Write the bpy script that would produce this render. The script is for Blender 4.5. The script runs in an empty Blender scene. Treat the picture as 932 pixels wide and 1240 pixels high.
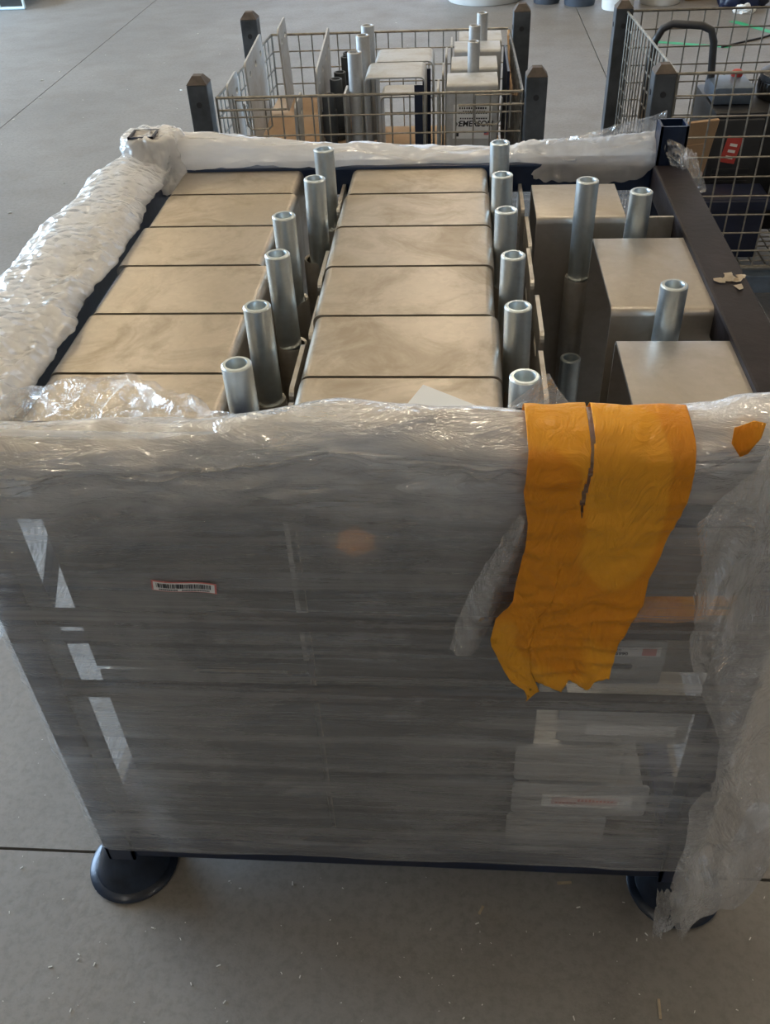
import bpy, bmesh, math, random
from mathutils import Vector, Matrix, noise
random.seed(7)
PI = math.pi
scene = bpy.context.scene
COL = scene.collection

# ------------------------------------------------------------------ camera
cam_d = bpy.data.cameras.new('camera')
cam = bpy.data.objects.new('camera', cam_d)
COL.objects.link(cam)
RX = Vector((0.99705308, 0.06560561, -0.03976259))      # camera right
DN = Vector((0.01196464, -0.64495883, -0.76412366))     # camera down
FW = Vector((-0.07577603, 0.7613961, -0.64384313))      # camera forward
M = Matrix.Identity(4)
for i in range(3):
    M[i][0] = RX[i]; M[i][1] = -DN[i]; M[i][2] = -FW[i]
M[2][3] = 1.52
cam.matrix_world = M
cam_d.sensor_fit = 'HORIZONTAL'; cam_d.sensor_width = 36.0
cam_d.lens = 36.0 * 1092.0 / 932.0
cam_d.clip_start = 0.05; cam_d.clip_end = 100
scene.camera = cam

# ------------------------------------------------------------------ world, exposure, large lights
w = bpy.data.worlds.new('world'); scene.world = w; w.use_nodes = True
bg = w.node_tree.nodes['Background']
bg.inputs[0].default_value = (0.62, 0.76, 1.0, 1); bg.inputs[1].default_value = 0.8
vs = scene.view_settings
vs.view_transform = 'Standard'; vs.look = 'None'; vs.exposure = 0.62; vs.gamma = 1.0
vs.use_curve_mapping = False


def area(name, loc, target, sx, sy, power, col):
    d = bpy.data.lights.new(name, 'AREA'); d.shape = 'RECTANGLE'; d.size = sx; d.size_y = sy
    d.energy = power; d.color = col
    o = bpy.data.objects.new(name, d); COL.objects.link(o)
    o.location = loc
    o.rotation_euler = (Vector(target) - Vector(loc)).to_track_quat('-Z', 'Y').to_euler()
    return o


# daylight falling in through the two open roller doors of the hall
area('daylight_side_door', (-7.9, 6.0, 2.0), (0, 6.0, 1.6), 7.5, 3.8, 1000, (0.57, 0.78, 1.0))
area('daylight_back_door', (1.0, 15.9, 2.1), (1.0, 0, 1.6), 8.5, 4.0, 80, (0.80, 0.90, 1.0))

# ------------------------------------------------------------------ mesh helpers


def add_box(bm, c, s, rot=None, bev=0.0, seg=2):
    r = bmesh.ops.create_cube(bm, size=1.0)
    vs_ = r['verts']
    bmesh.ops.scale(bm, vec=s, verts=vs_)
    if bev > 0:
        es = list({e for v in vs_ for e in v.link_edges})
        rb = bmesh.ops.bevel(bm, geom=es, offset=bev, segments=seg, affect='EDGES', profile=0.6)
        vs_ = list({v for f in rb['faces'] for v in f.verts} | {v for v in vs_ if v.is_valid})
    if rot is not None:
        bmesh.ops.rotate(bm, cent=(0, 0, 0), matrix=rot, verts=vs_)
    bmesh.ops.translate(bm, vec=c, verts=vs_)


def add_tube(bm, pts, r, seg=8, cap=True):
    pts = [Vector(p) for p in pts]
    rings = []
    n = len(pts)
    up = None
    for i, p in enumerate(pts):
        if i == 0: t = pts[1] - p
        elif i == n - 1: t = p - pts[i - 1]
        else: t = (pts[i + 1] - p).normalized() + (p - pts[i - 1]).normalized()
        t.normalize()
        if up is None:
            up = Vector((0, 0, 1)) if abs(t.z) < 0.9 else Vector((1, 0, 0))
        a = t.cross(up).normalized(); b = a.cross(t).normalized(); up = b
        rr = r[i] if isinstance(r, (list, tuple)) else r
        rings.append([bm.verts.new(p + a * math.cos(2 * PI * k / seg) * rr + b * math.sin(2 * PI * k / seg) * rr)
                      for k in range(seg)])
    for i in range(n - 1):
        for k in range(seg):
            k2 = (k + 1) % seg
            bm.faces.new((rings[i][k], rings[i][k2], rings[i + 1][k2], rings[i + 1][k]))
    if cap:
        bm.faces.new(rings[0][::-1]); bm.faces.new(rings[-1])


def add_lathe(bm, prof, seg=32, c=(0, 0, 0)):
    rings = []
    for (r, z) in prof:
        if r < 1e-6:
            rings.append([bm.verts.new((c[0], c[1], c[2] + z))])
        else:
            rings.append([bm.verts.new((c[0] + r * math.cos(2 * PI * k / seg), c[1] + r * math.sin(2 * PI * k / seg), c[2] + z))
                          for k in range(seg)])
    for i in range(len(rings) - 1):
        A, B = rings[i], rings[i + 1]
        for k in range(seg):
            k2 = (k + 1) % seg
            if len(A) == 1 and len(B) == 1: continue
            if len(A) == 1: bm.faces.new((A[0], B[k2], B[k]))
            elif len(B) == 1: bm.faces.new((A[k], A[k2], B[0]))
            else: bm.faces.new((A[k], A[k2], B[k2], B[k]))


def rounded_rect(w_, h_, r, seg=4):
    out = []
    for (cx, cy, a0) in ((w_ / 2 - r, h_ / 2 - r, 0), (-w_ / 2 + r, h_ / 2 - r, 90), (-w_ / 2 + r, -h_ / 2 + r, 180), (w_ / 2 - r, -h_ / 2 + r, 270)):
        for k in range(seg + 1):
            a = math.radians(a0 + 90 * k / seg)
            out.append((cx + r * math.cos(a), cy + r * math.sin(a)))
    return out


def plate_bm(outline, holes, t):
    """flat plate in local YZ with real holes, thickness t along X"""
    bm = bmesh.new()
    edges = []
    for loop in [outline] + holes:
        v = [bm.verts.new((0, a, b)) for a, b in loop]
        for i in range(len(v)):
            edges.append(bm.edges.new((v[i], v[(i + 1) % len(v)])))
    bmesh.ops.triangle_fill(bm, use_beauty=True, use_dissolve=False, edges=edges)
    bmesh.ops.recalc_face_normals(bm, faces=bm.faces)
    r = bmesh.ops.extrude_face_region(bm, geom=bm.faces[:])
    bmesh.ops.translate(bm, vec=(t, 0, 0), verts=[g for g in r['geom'] if isinstance(g, bmesh.types.BMVert)])
    bmesh.ops.recalc_face_normals(bm, faces=bm.faces)
    return bm


def mesh_from(bm, name, smooth=False):
    me = bpy.data.meshes.new(name)
    bmesh.ops.recalc_face_normals(bm, faces=bm.faces)
    bm.to_mesh(me); bm.free()
    if smooth:
        for p in me.polygons: p.use_smooth = True
        try: me.set_sharp_from_angle(angle=math.radians(40))
        except Exception: pass
    return me


def link(name, me, mat=None, parent=None, loc=(0, 0, 0), rot=(0, 0, 0)):
    o = bpy.data.objects.new(name, me); COL.objects.link(o)
    if mat is not None and len(me.materials) == 0: me.materials.append(mat)
    o.location = loc; o.rotation_euler = rot
    if parent is not None: o.parent = parent
    return o


def obj(name, bm, mat, parent=None, loc=(0, 0, 0), rot=(0, 0, 0), smooth=False):
    return link(name, mesh_from(bm, name, smooth), mat, parent, loc, rot)


def empty(name, loc=(0, 0, 0), rz=0):
    o = bpy.data.objects.new(name, None); COL.objects.link(o)
    o.location = loc; o.rotation_euler = (0, 0, rz); o.empty_display_size = 0.05
    return o


def tag(o, label=None, cat=None, group=None, kind=None):
    if label: o['label'] = label
    if cat: o['category'] = cat
    if group: o['group'] = group
    if kind: o['kind'] = kind
    return o


def copy_tree(o, parent=None):
    c = o.copy(); COL.objects.link(c); c.parent = parent
    for ch in list(o.children): copy_tree(ch, c)
    return c


def sheet(name, nu, nv, fn, mat, parent=None, keep=None, lay=None):
    """thin film: a grid fn(u,v) -> point"""
    vs_ = []; fs = []
    for j in range(nv + 1):
        for i in range(nu + 1):
            vs_.append(fn(i / nu, j / nv))
    for j in range(nv):
        for i in range(nu):
            if keep and not keep((i + .5) / nu, (j + .5) / nv): continue
            a = j * (nu + 1) + i
            fs.append((a, a + 1, a + nu + 2, a + nu + 1))
    me = bpy.data.meshes.new(name)
    me.from_pydata([tuple(v) for v in vs_], [], fs); me.update()
    for p in me.polygons: p.use_smooth = True
    at = me.attributes.new('layers', 'FLOAT', 'POINT')      # how many layers of film lie here
    at.data.foreach_set('value', [lay(i / nu, j / nv) if lay else 1.0 for j in range(nv + 1) for i in range(nu + 1)])
    return link(name, me, mat, parent)


def N(x, y, z, s=1.0, o=3):
    return noise.fractal(Vector((x * s, y * s, z * s)), 1.0, 2.0, o)


def ridge(x, y, z, s):
    return 1.0 - 2.0 * abs(noise.noise(Vector((x * s, y * s, z * s))))


def lerp_tab(tab, t):
    if t <= tab[0][0]: return tab[0][1]
    for (a, b), (c, d) in zip(tab, tab[1:]):
        if t <= c:
            k = (t - a) / (c - a) if c > a else 0
            k = k * k * (3 - 2 * k) * 0.5 + k * 0.5
            return b + (d - b) * k
    return tab[-1][1]


def lin_tab(tab, t):
    if t <= tab[0][0]: return tab[0][1]
    for (a, b), (c, d) in zip(tab, tab[1:]):
        if t <= c: return b + (d - b) * ((t - a) / (c - a) if c > a else 0)
    return tab[-1][1]


def text_mesh(s, size, mat, parent, loc, rot, name='lettering', shear=0.0, bold=0.0, align='CENTER'):
    cu = bpy.data.curves.new(name, 'FONT'); cu.body = s; cu.size = size; cu.shear = shear; cu.offset = bold
    cu.align_x = align; cu.align_y = 'CENTER'; cu.extrude = 0.0002
    t = bpy.data.objects.new(name, cu); COL.objects.link(t)
    dg = bpy.context.evaluated_depsgraph_get(); dg.update()
    me = bpy.data.meshes.new_from_object(t.evaluated_get(dg))
    bpy.data.objects.remove(t); bpy.data.curves.remove(cu)
    me.name = name; me.materials.clear()
    return link(name, me, mat, parent, loc, rot)


# ------------------------------------------------------------------ materials
class NT:
    def __init__(self, name):
        self.m = bpy.data.materials.new(name); self.m.use_nodes = True
        self.t = self.m.node_tree; self.t.nodes.clear()
        self.out = self.t.nodes.new('ShaderNodeOutputMaterial')

    def n(self, typ, **kw):
        nd = self.t.nodes.new(typ)
        for k, v in kw.items():
            if k.startswith('_'): setattr(nd, k[1:], v)
        return nd

    def l(self, a, b): self.t.links.new(a, b)

    def coords(self, scale=(1, 1, 1), rnd=True):
        tc = self.n('ShaderNodeTexCoord'); mp = self.n('ShaderNodeMapping')
        mp.inputs['Scale'].default_value = scale
        self.l(tc.outputs['Object'], mp.inputs['Vector'])
        if rnd:
            oi = self.n('ShaderNodeObjectInfo'); ml = self.n('ShaderNodeMath', _operation='MULTIPLY'); ml.inputs[1].default_value = 37.0
            self.l(oi.outputs['Random'], ml.inputs[0]); self.l(ml.outputs[0], mp.inputs['Location'])
        return mp.outputs[0]

    def noise(self, vec, scale, detail=4, rough=0.55, dist=0.0):
        nd = self.n('ShaderNodeTexNoise'); nd.inputs['Scale'].default_value = scale
        nd.inputs['Detail'].default_value = detail; nd.inputs['Roughness'].default_value = rough
        nd.inputs['Distortion'].default_value = dist
        self.l(vec, nd.inputs['Vector']); return nd.outputs['Fac']

    def ramp(self, fac, stops):
        r = self.n('ShaderNodeValToRGB'); e = r.color_ramp.elements
        while len(e) < len(stops): e.new(0.5)
        for i, (p, c) in enumerate(stops):
            e[i].position = p
            e[i].color = (c, c, c, 1) if isinstance(c, (int, float)) else (*c, 1)
        self.l(fac, r.inputs[0]); return r.outputs[0]

    def mixc(self, fac, a, b, mode='MIX'):
        m = self.n('ShaderNodeMix', _data_type='RGBA', _blend_type=mode)
        for s, v in ((m.inputs[0], fac), (m.inputs[6], a), (m.inputs[7], b)):
            if hasattr(v, 'links'): self.l(v, s)
            elif isinstance(v, (int, float)): s.default_value = v
            else: s.default_value = (*v, 1)
        return m.outputs[2]

    def math(self, op, a, b, clamp=False):
        m = self.n('ShaderNodeMath', _operation=op); m.use_clamp = clamp
        for s, v in ((m.inputs[0], a), (m.inputs[1], b)):
            if hasattr(v, 'links'): self.l(v, s)
            else: s.default_value = v
        return m.outputs[0]

    def bump(self, h, strength, dist):
        b = self.n('ShaderNodeBump'); b.inputs['Strength'].default_value = strength; b.inputs['Distance'].default_value = dist
        self.l(h, b.inputs['Height']); return b.outputs[0]

    def principled(self, base, rough=0.5, metal=0.0, normal=None, **kw):
        p = self.n('ShaderNodeBsdfPrincipled')
        for s, v in (('Base Color', base), ('Roughness', rough), ('Metallic', metal)):
            if hasattr(v, 'links'): self.l(v, p.inputs[s])
            elif isinstance(v, (int, float)): p.inputs[s].default_value = v
            else: p.inputs[s].default_value = (*v, 1)
        if normal is not None: self.l(normal, p.inputs['Normal'])
        for k, v in kw.items(): p.inputs[k].default_value = v
        self.l(p.outputs[0], self.out.inputs[0]); return p


def simple(name, col, rough=0.5, metal=0.0, var=0.25, scale=12.0, bump=0.0, spec=0.5):
    t = NT(name); v = t.coords()
    f = t.noise(v, scale, 5)
    r = t.ramp(f, [(0.3, 1 - var), (0.7, 1 + var * 0.4)])
    base = t.mixc(1.0, col, r, 'MULTIPLY')
    nrm = t.bump(t.noise(v, scale * 6, 3), bump, 0.002) if bump else None
    t.principled(base, rough, metal, nrm, **{'Specular IOR Level': spec})
    return t.m


def galvanised(name, col=(0.50, 0.447, 0.378), rough=0.38, metal=0.9, stain=0.75):
    t = NT(name); v = t.coords()
    vor = t.n('ShaderNodeTexVoronoi'); vor.inputs['Scale'].default_value = 140; t.l(v, vor.inputs['Vector'])
    spang = t.ramp(vor.outputs['Color'], [(0.0, 0.93), (1.0, 1.03)])
    base = t.mixc(1.0, col, spang, 'MULTIPLY')
    big = t.noise(v, 9.0, 6, 0.65, 1.2)
    base = t.mixc(t.ramp(big, [(0.46, 0.0), (0.66, stain)]), base, (0.34, 0.285, 0.215))
    fine = t.noise(v, 60.0, 4, 0.6)
    rg = t.math('ADD', t.math('MULTIPLY', fine, 0.16), rough - 0.08)
    rg = t.math('ADD', rg, t.math('MULTIPLY', t.ramp(big, [(0.4, 0.0), (0.75, 1.0)]), 0.16))
    t.principled(base, rg, metal, t.bump(t.noise(v, 22.0, 5, 0.6), 0.12, 0.004))
    return t.m


def concrete():
    t = NT('concrete'); v = t.coords(rnd=False)
    big = t.noise(v, 0.55, 6, 0.6, 0.8); mid = t.noise(v, 4.0, 6, 0.6); fine = t.noise(v, 60, 5, 0.7)
    base = t.mixc(t.ramp(big, [(0.3, 0.0), (0.7, 1.0)]), (0.185, 0.178, 0.172), (0.262, 0.255, 0.248))
    base = t.mixc(t.ramp(mid, [(0.45, 0.0), (0.75, 0.5)]), base, (0.165, 0.148, 0.128))
    base = t.mixc(t.ramp(fine, [(0.35, 0.35), (0.55, 0.0)]), base, (0.10, 0.095, 0.09))
    t.principled(base, t.math('ADD', t.math('MULTIPLY', mid, 0.25), 0.42), 0.0, t.bump(fine, 0.35, 0.003))
    return t.m


def film(name, op0, op1, streak=(1, 1, 1), scale=10.0, col=(0.93, 0.92, 0.91), gloss=0.16, rough=0.16, crinkle=30.0, bstr=0.5,
         ramp=(0.3, 0.7), trans=0.45, bstreak=None, haze=0.0, crumple=0.0, soft=0.2):
    """stretch film: partly clear, partly hazy, with a glossy crinkled skin"""
    t = NT(name); v = t.coords(streak, rnd=False)
    f = t.noise(v, scale, 7, 0.62, 0.35)
    op = t.ramp(f, [(ramp[0], op0), (ramp[1], op1)])
    if haze:
        hz = t.ramp(t.noise(t.coords((1, 1, 1.5), False), 4.2, 4, 0.55, 0.8), [(0.42, 0.0), (0.75, haze)])
        op = t.math('ADD', op, hz, True)
    at = t.n('ShaderNodeAttribute'); at.attribute_name = 'layers'
    op = t.math('MULTIPLY', op, at.outputs['Fac'], True)
    v2 = t.coords(bstreak or streak, rnd=False)
    a = t.noise(v2, crinkle, 5, 0.65, 1.0)
    b = t.noise(v2, crinkle * 3.3, 3, 0.6, 0.6)
    rid = t.math('ABSOLUTE', t.math('SUBTRACT', a, 0.5), 0)
    h = t.math('ADD', t.math('MULTIPLY', rid, -1.6), t.math('MULTIPLY', b, 0.25))
    if crumple:   # flat facets and sharp creases of crushed film
        vo = t.n('ShaderNodeTexVoronoi'); vo.inputs['Scale'].default_value = crumple
        wv = t.n('ShaderNodeVectorMath', _operation='ADD'); ns = t.n('ShaderNodeTexNoise'); ns.inputs['Scale'].default_value = crumple * .5
        t.l(v2, ns.inputs['Vector']); sc = t.n('ShaderNodeVectorMath', _operation='SCALE'); sc.inputs['Scale'].default_value = 1.3 / crumple
        t.l(ns.outputs['Color'], sc.inputs[0]); t.l(v2, wv.inputs[0]); t.l(sc.outputs[0], wv.inputs[1]); t.l(wv.outputs[0], vo.inputs['Vector'])
        h = t.math('ADD', t.math('MULTIPLY', h, .25), vo.outputs['Distance'])
    nrm = t.bump(h, bstr, 0.02); nsoft = t.bump(h, bstr * soft, 0.02)
    tr = t.n('ShaderNodeBsdfTransparent'); tr.inputs[0].default_value = (0.97, 0.97, 0.97, 1)
    di = t.n('ShaderNodeBsdfDiffuse'); di.inputs[0].default_value = (*col, 1); t.l(nsoft, di.inputs['Normal'])
    tl = t.n('ShaderNodeBsdfTranslucent'); tl.inputs[0].default_value = (*col, 1); t.l(nsoft, tl.inputs['Normal'])
    m1 = t.n('ShaderNodeMixShader'); m1.inputs[0].default_value = trans; t.l(di.outputs[0], m1.inputs[1]); t.l(tl.outputs[0], m1.inputs[2])
    m2 = t.n('ShaderNodeMixShader'); t.l(op, m2.inputs[0]); t.l(tr.outputs[0], m2.inputs[1]); t.l(m1.outputs[0], m2.inputs[2])
    gl = t.n('ShaderNodeBsdfGlossy'); gl.inputs['Roughness'].default_value = rough; gl.inputs[0].default_value = (1, 1, 1, 1); t.l(nrm, gl.inputs['Normal'])
    lw = t.n('ShaderNodeLayerWeight'); lw.inputs[0].default_value = 0.5; t.l(nrm, lw.inputs['Normal'])
    fac = t.math('ADD', t.math('MULTIPLY', t.math('POWER', lw.outputs['Facing'], 4.0), 0.6), .04 + gloss * 0.3, True)
    fac = t.math('MULTIPLY', t.math('MINIMUM', fac, 0.6), at.outputs['Fac'])
    m3 = t.n('ShaderNodeMixShader'); t.l(fac, m3.inputs[0]); t.l(m2.outputs[0], m3.inputs[1]); t.l(gl.outputs[0], m3.inputs[2])
    t.l(m3.outputs[0], t.out.inputs[0])
    return t.m


def tape_mat():
    t = NT('orange_tape'); v = t.coords(rnd=False)
    sep = t.n('ShaderNodeSeparateXYZ'); tc = t.n('ShaderNodeTexCoord'); t.l(tc.outputs['Object'], sep.inputs[0])
    # overlapping layers of the tape show a deeper orange where they double up
    lay = t.noise(t.coords((2.2, 1, 1.1), False), 5.0, 2, 0.3)
    base = t.mixc(t.ramp(lay, [(0.47, 0.0), (0.50, 1.0)]), (0.95, 0.46, 0.03), (0.84, 0.34, 0.015))
    wr = t.noise(t.coords((3, 3, 1.2), False), 9.0, 5, 0.6, 1.0)
    nrm = t.bump(t.math('ABSOLUTE', t.math('SUBTRACT', wr, 0.5), 0), 0.5, 0.02)
    p = t.n('ShaderNodeBsdfPrincipled'); t.l(base, p.inputs['Base Color']); p.inputs['Roughness'].default_value = 0.34
    t.l(nrm, p.inputs['Normal'])
    tl = t.n('ShaderNodeBsdfTranslucent'); tl.inputs[0].default_value = (0.95, 0.38, 0.02, 1)
    m = t.n('ShaderNodeMixShader'); m.inputs[0].default_value = 0.25
    t.l(p.outputs[0], m.inputs[1]); t.l(tl.outputs[0], m.inputs[2]); t.l(m.outputs[0], t.out.inputs[0])
    return t.m


def emit(name, col, s):
    t = NT(name); e = t.n('ShaderNodeEmission'); e.inputs[0].default_value = (*col, 1); e.inputs[1].default_value = s
    t.l(e.outputs[0], t.out.inputs[0]); return t.m


MAT = dict(
    concrete=concrete(),
    joint=simple('joint_filler', (0.03, 0.027, 0.024), 0.95, 0, 0.3),
    wall=simple('wall_paint', (0.36, 0.38, 0.40), 0.8, 0, 0.15, 1.0),
    ceiling=simple('ceiling_deck', (0.72, 0.46, 0.23), 0.75, 0, 0.2, 0.8),
    galv=galvanised('galvanised_steel'),
    galv2=galvanised('newer_galvanised_steel', (0.50, 0.47, 0.43), 0.36, 0.9, 0.4),
    pipe=galvanised('galvanised_pipe', (0.63, 0.71, 0.76), 0.34, 0.95, 0.25),
    plate=galvanised('galvanised_plate', (0.52, 0.51, 0.49), 0.42, 0.85, 0.6),
    matte=galvanised('dull_zinc', (0.52, 0.53, 0.535), 0.50, 0.55, 0.35),
    blue=simple('blue_enamel', (0.010, 0.022, 0.060), 0.30, 0.0, 0.5, 16, 0.1),
    footmetal=simple('foot_blue_steel', (0.022, 0.032, 0.055), 0.28, 0.35, 0.6, 18, 0.15),
    worn=simple('worn_dark_steel', (0.020, 0.014, 0.015), 0.5, 0.0, 0.6, 14, 0.2, 0.22),
    grey=simple('grey_blue_steel', (0.085, 0.095, 0.108), 0.48, 0.2, 0.5, 14, 0.2),
    rust=simple('rusty_cap', (0.12, 0.095, 0.078), 0.7, 0.2, 0.5, 30, 0.2),
    wire=simple('zinc_wire', (0.36, 0.34, 0.30), 0.45, 0.8, 0.4, 40),
    dwire=simple('dull_wire', (0.20, 0.19, 0.17), 0.5, 0.7, 0.4, 40),
    black=simple('black_plastic', (0.012, 0.013, 0.016), 0.42, 0.0, 0.3, 20),
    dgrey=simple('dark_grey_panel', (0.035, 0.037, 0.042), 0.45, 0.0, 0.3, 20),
    navy=simple('navy_plastic', (0.010, 0.016, 0.045), 0.4, 0.0, 0.3, 20),
    steelblue=simple('steel_blue_paint', (0.11, 0.15, 0.21), 0.4, 0.2, 0.3, 20),
    red=simple('red_sticker', (0.55, 0.07, 0.06), 0.5, 0, 0.15, 20),
    white=simple('white_label', (0.86, 0.86, 0.86), 0.5, 0, 0.06, 20),
    ink=simple('black_ink', (0.02, 0.02, 0.025), 0.6, 0, 0.1),
    pink=simple('pink_border', (0.62, 0.20, 0.20), 0.55, 0, 0.1),
    palepink=simple('pale_pink_paper', (0.74, 0.56, 0.53), 0.55, 0, 0.1),
    card=simple('cardboard', (0.44, 0.29, 0.17), 0.85, 0, 0.2, 8),
    bucket=simple('bucket_white', (0.72, 0.72, 0.70), 0.45, 0, 0.15, 6),
    slate=simple('bucket_slate', (0.07, 0.085, 0.11), 0.45, 0, 0.2, 6),
    pale=simple('pale_blue_frame', (0.62, 0.78, 0.86), 0.35, 0, 0.08, 6),
    green=simple('green_tape', (0.02, 0.42, 0.20), 0.5, 0, 0.15, 10),
    beige=simple('dry_glue', (0.42, 0.34, 0.24), 0.9, 0, 0.3, 60),
    flagblue=simple('flag_blue', (0.05, 0.07, 0.25), 0.5, 0, 0.05),
    paper=simple('translucent_sheet', (0.66, 0.67, 0.66), 0.5, 0, 0.06, 6),
    tape=tape_mat(),
    film_front=film('film_front', 0.09, 0.50, (0.10, 1, 16.0), 4.0, gloss=0.25, rough=0.10, crinkle=5.0, bstr=0.45, bstreak=(0.7, 1, 5.0), ramp=(0.28, 0.80), haze=0.20, soft=0.08),
    film_fold=film('film_fold', 0.34, 0.84, (0.8, 1.0, 2.6), 6.0, gloss=0.65, rough=0.09, crinkle=14.0, bstr=0.6, bstreak=(0.5, 1.2, 2.4), soft=.15),
    film_roll=film('film_roll', 0.82, 1.0, (1, 1, 1), 7.0, gloss=0.16, rough=0.20, crinkle=30.0, bstr=0.45, trans=.4, crumple=60.0, soft=.22),
    film_back=film('film_back', 0.74, 1.0, (0.5, 1.5, 1.8), 9.0, gloss=0.10, rough=0.2, crinkle=8.0, bstr=0.5, bstreak=(.5, 1.5, 2), crumple=26.0, soft=.25),
    film_drape=film('film_drape', 0.08, 0.50, (3.0, 1.2, 0.5), 6.0, gloss=0.75, rough=0.09, crinkle=11.0, bstr=0.9, bstreak=(2.0, 1, .7), soft=.35, ramp=(0.35, 0.66)),
    film_clear=film('film_clear', 0.02, 0.18, (1, 1, 1), 11.0, gloss=0.6, rough=0.10, crinkle=22.0, bstr=0.85),
    lamp=emit('warm_lamp', (1.0, 0.86, 0.66), 36.0),
    lamp_body=simple('lamp_housing', (0.5, 0.5, 0.5), 0.5, 0.4, 0.1),
)

# ------------------------------------------------------------------ the hall
bm = bmesh.new(); add_box(bm, (0, 5, -0.10), (16.4, 22.4, 0.16))
fl = tag(obj('floor', bm, MAT['joint']), kind='structure')
JX = [-8.0, -5.97, -2.55, 0.87, 4.29, 8.0]; JY = [-6.0, -2.6, 0.822, 10.2, 16.0]; G = 0.0028
for i in range(len(JX) - 1):
    for j in range(len(JY) - 1):
        bm = bmesh.new()
        add_box(bm, ((JX[i] + JX[i + 1]) / 2, (JY[j] + JY[j + 1]) / 2, -0.01), (JX[i + 1] - JX[i] - 2 * G, JY[j + 1] - JY[j] - 2 * G, 0.02))
        obj('slab', bm, MAT['concrete'], fl)

WZ = 5.2
bm = bmesh.new(); add_box(bm, (0, 5, WZ + 0.1), (16.4, 22.4, 0.2))
tag(obj('ceiling', bm, MAT['ceiling']), kind='structure')
bm = bmesh.new()   # left wall with a wide roller-door opening
add_box(bm, (-8.1, -2.0, WZ / 2), (0.2, 8.0, WZ)); add_box(bm, (-8.1, 13.1, WZ / 2), (0.2, 6.2, WZ)); add_box(bm, (-8.1, 6.0, 4.65), (0.2, 8.0, 1.1))
tag(obj('wall_left', bm, MAT['wall']), kind='structure')
bm = bmesh.new(); add_box(bm, (8.1, 5, WZ / 2), (0.2, 22, WZ))
tag(obj('wall_right', bm, MAT['wall']), kind='structure')
bm = bmesh.new()
add_box(bm, (-5.8, 16.1, WZ / 2), (4.4, 0.2, WZ)); add_box(bm, (6.8, 16.1, WZ / 2), (2.4, 0.2, WZ)); add_box(bm, (1.0, 16.1, 4.75), (9.2, 0.2, 0.9))
tag(obj('wall_back', bm, MAT['wall']), kind='structure')
bm = bmesh.new(); add_box(bm, (0, -6.1, WZ / 2), (16, 0.2, WZ))
tag(obj('wall_front', bm, MAT['wall']), kind='structure')

# hanging warm strip lamps; one above the rack, two behind camera are added fill
LAMPS = [(-3.3, 8.0), (-3.3, 3.6), (0.2, 5.8), (0.2, 10.2), (0.2, 1.4), (-2.2, -2.2), (2.6, -2.2), (3.7, 3.6), (3.7, 8.0)]
lbm = bmesh.new(); add_box(lbm, (0, 0, 0.05), (0.32, 1.5, 0.06)); add_tube(lbm, [(0, 0.6, 0.07), (0, 0.6, 0.42)], 0.008); add_tube(lbm, [(0, -0.6, 0.07), (0, -0.6, 0.42)], 0.008)
lme = mesh_from(lbm, 'lamp_body')
tbm = bmesh.new(); add_tube(tbm, [(-0.08, -0.72, 0), (-0.08, 0.72, 0)], 0.022, 8); tme = mesh_from(tbm, 'lamp_tube')
for k, (x, y) in enumerate(LAMPS):
    e = tag(empty('strip_or_fill_lamp', (x, y, WZ - 0.42)), 'unseen warm white twin tube strip lamp hanging from the ceiling, some added as fill', 'lamp', 'ceiling strip lamps')
    link('lamp_body', lme, MAT['lamp_body'], e)
    link('lamp_tube', tme, MAT['lamp'], e); link('lamp_tube', tme, MAT['lamp'], e, (0.16, 0, 0))

# ------------------------------------------------------------------ steel racks
foot_me = None


def foot_mesh():
    global foot_me
    if foot_me is None:
        bm = bmesh.new()
        add_lathe(bm, [(0.0, 0.003), (0.074, 0.003), (0.077, 0.0), (0.079, 0.006), (0.075, 0.010), (0.066, 0.013), (0.059, 0.028), (0.050, 0.050), (0.040, 0.070), (0.030, 0.088), (0.0, 0.093)], 40)
        foot_me = mesh_from(bm, 'foot', True)
    return foot_me


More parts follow.
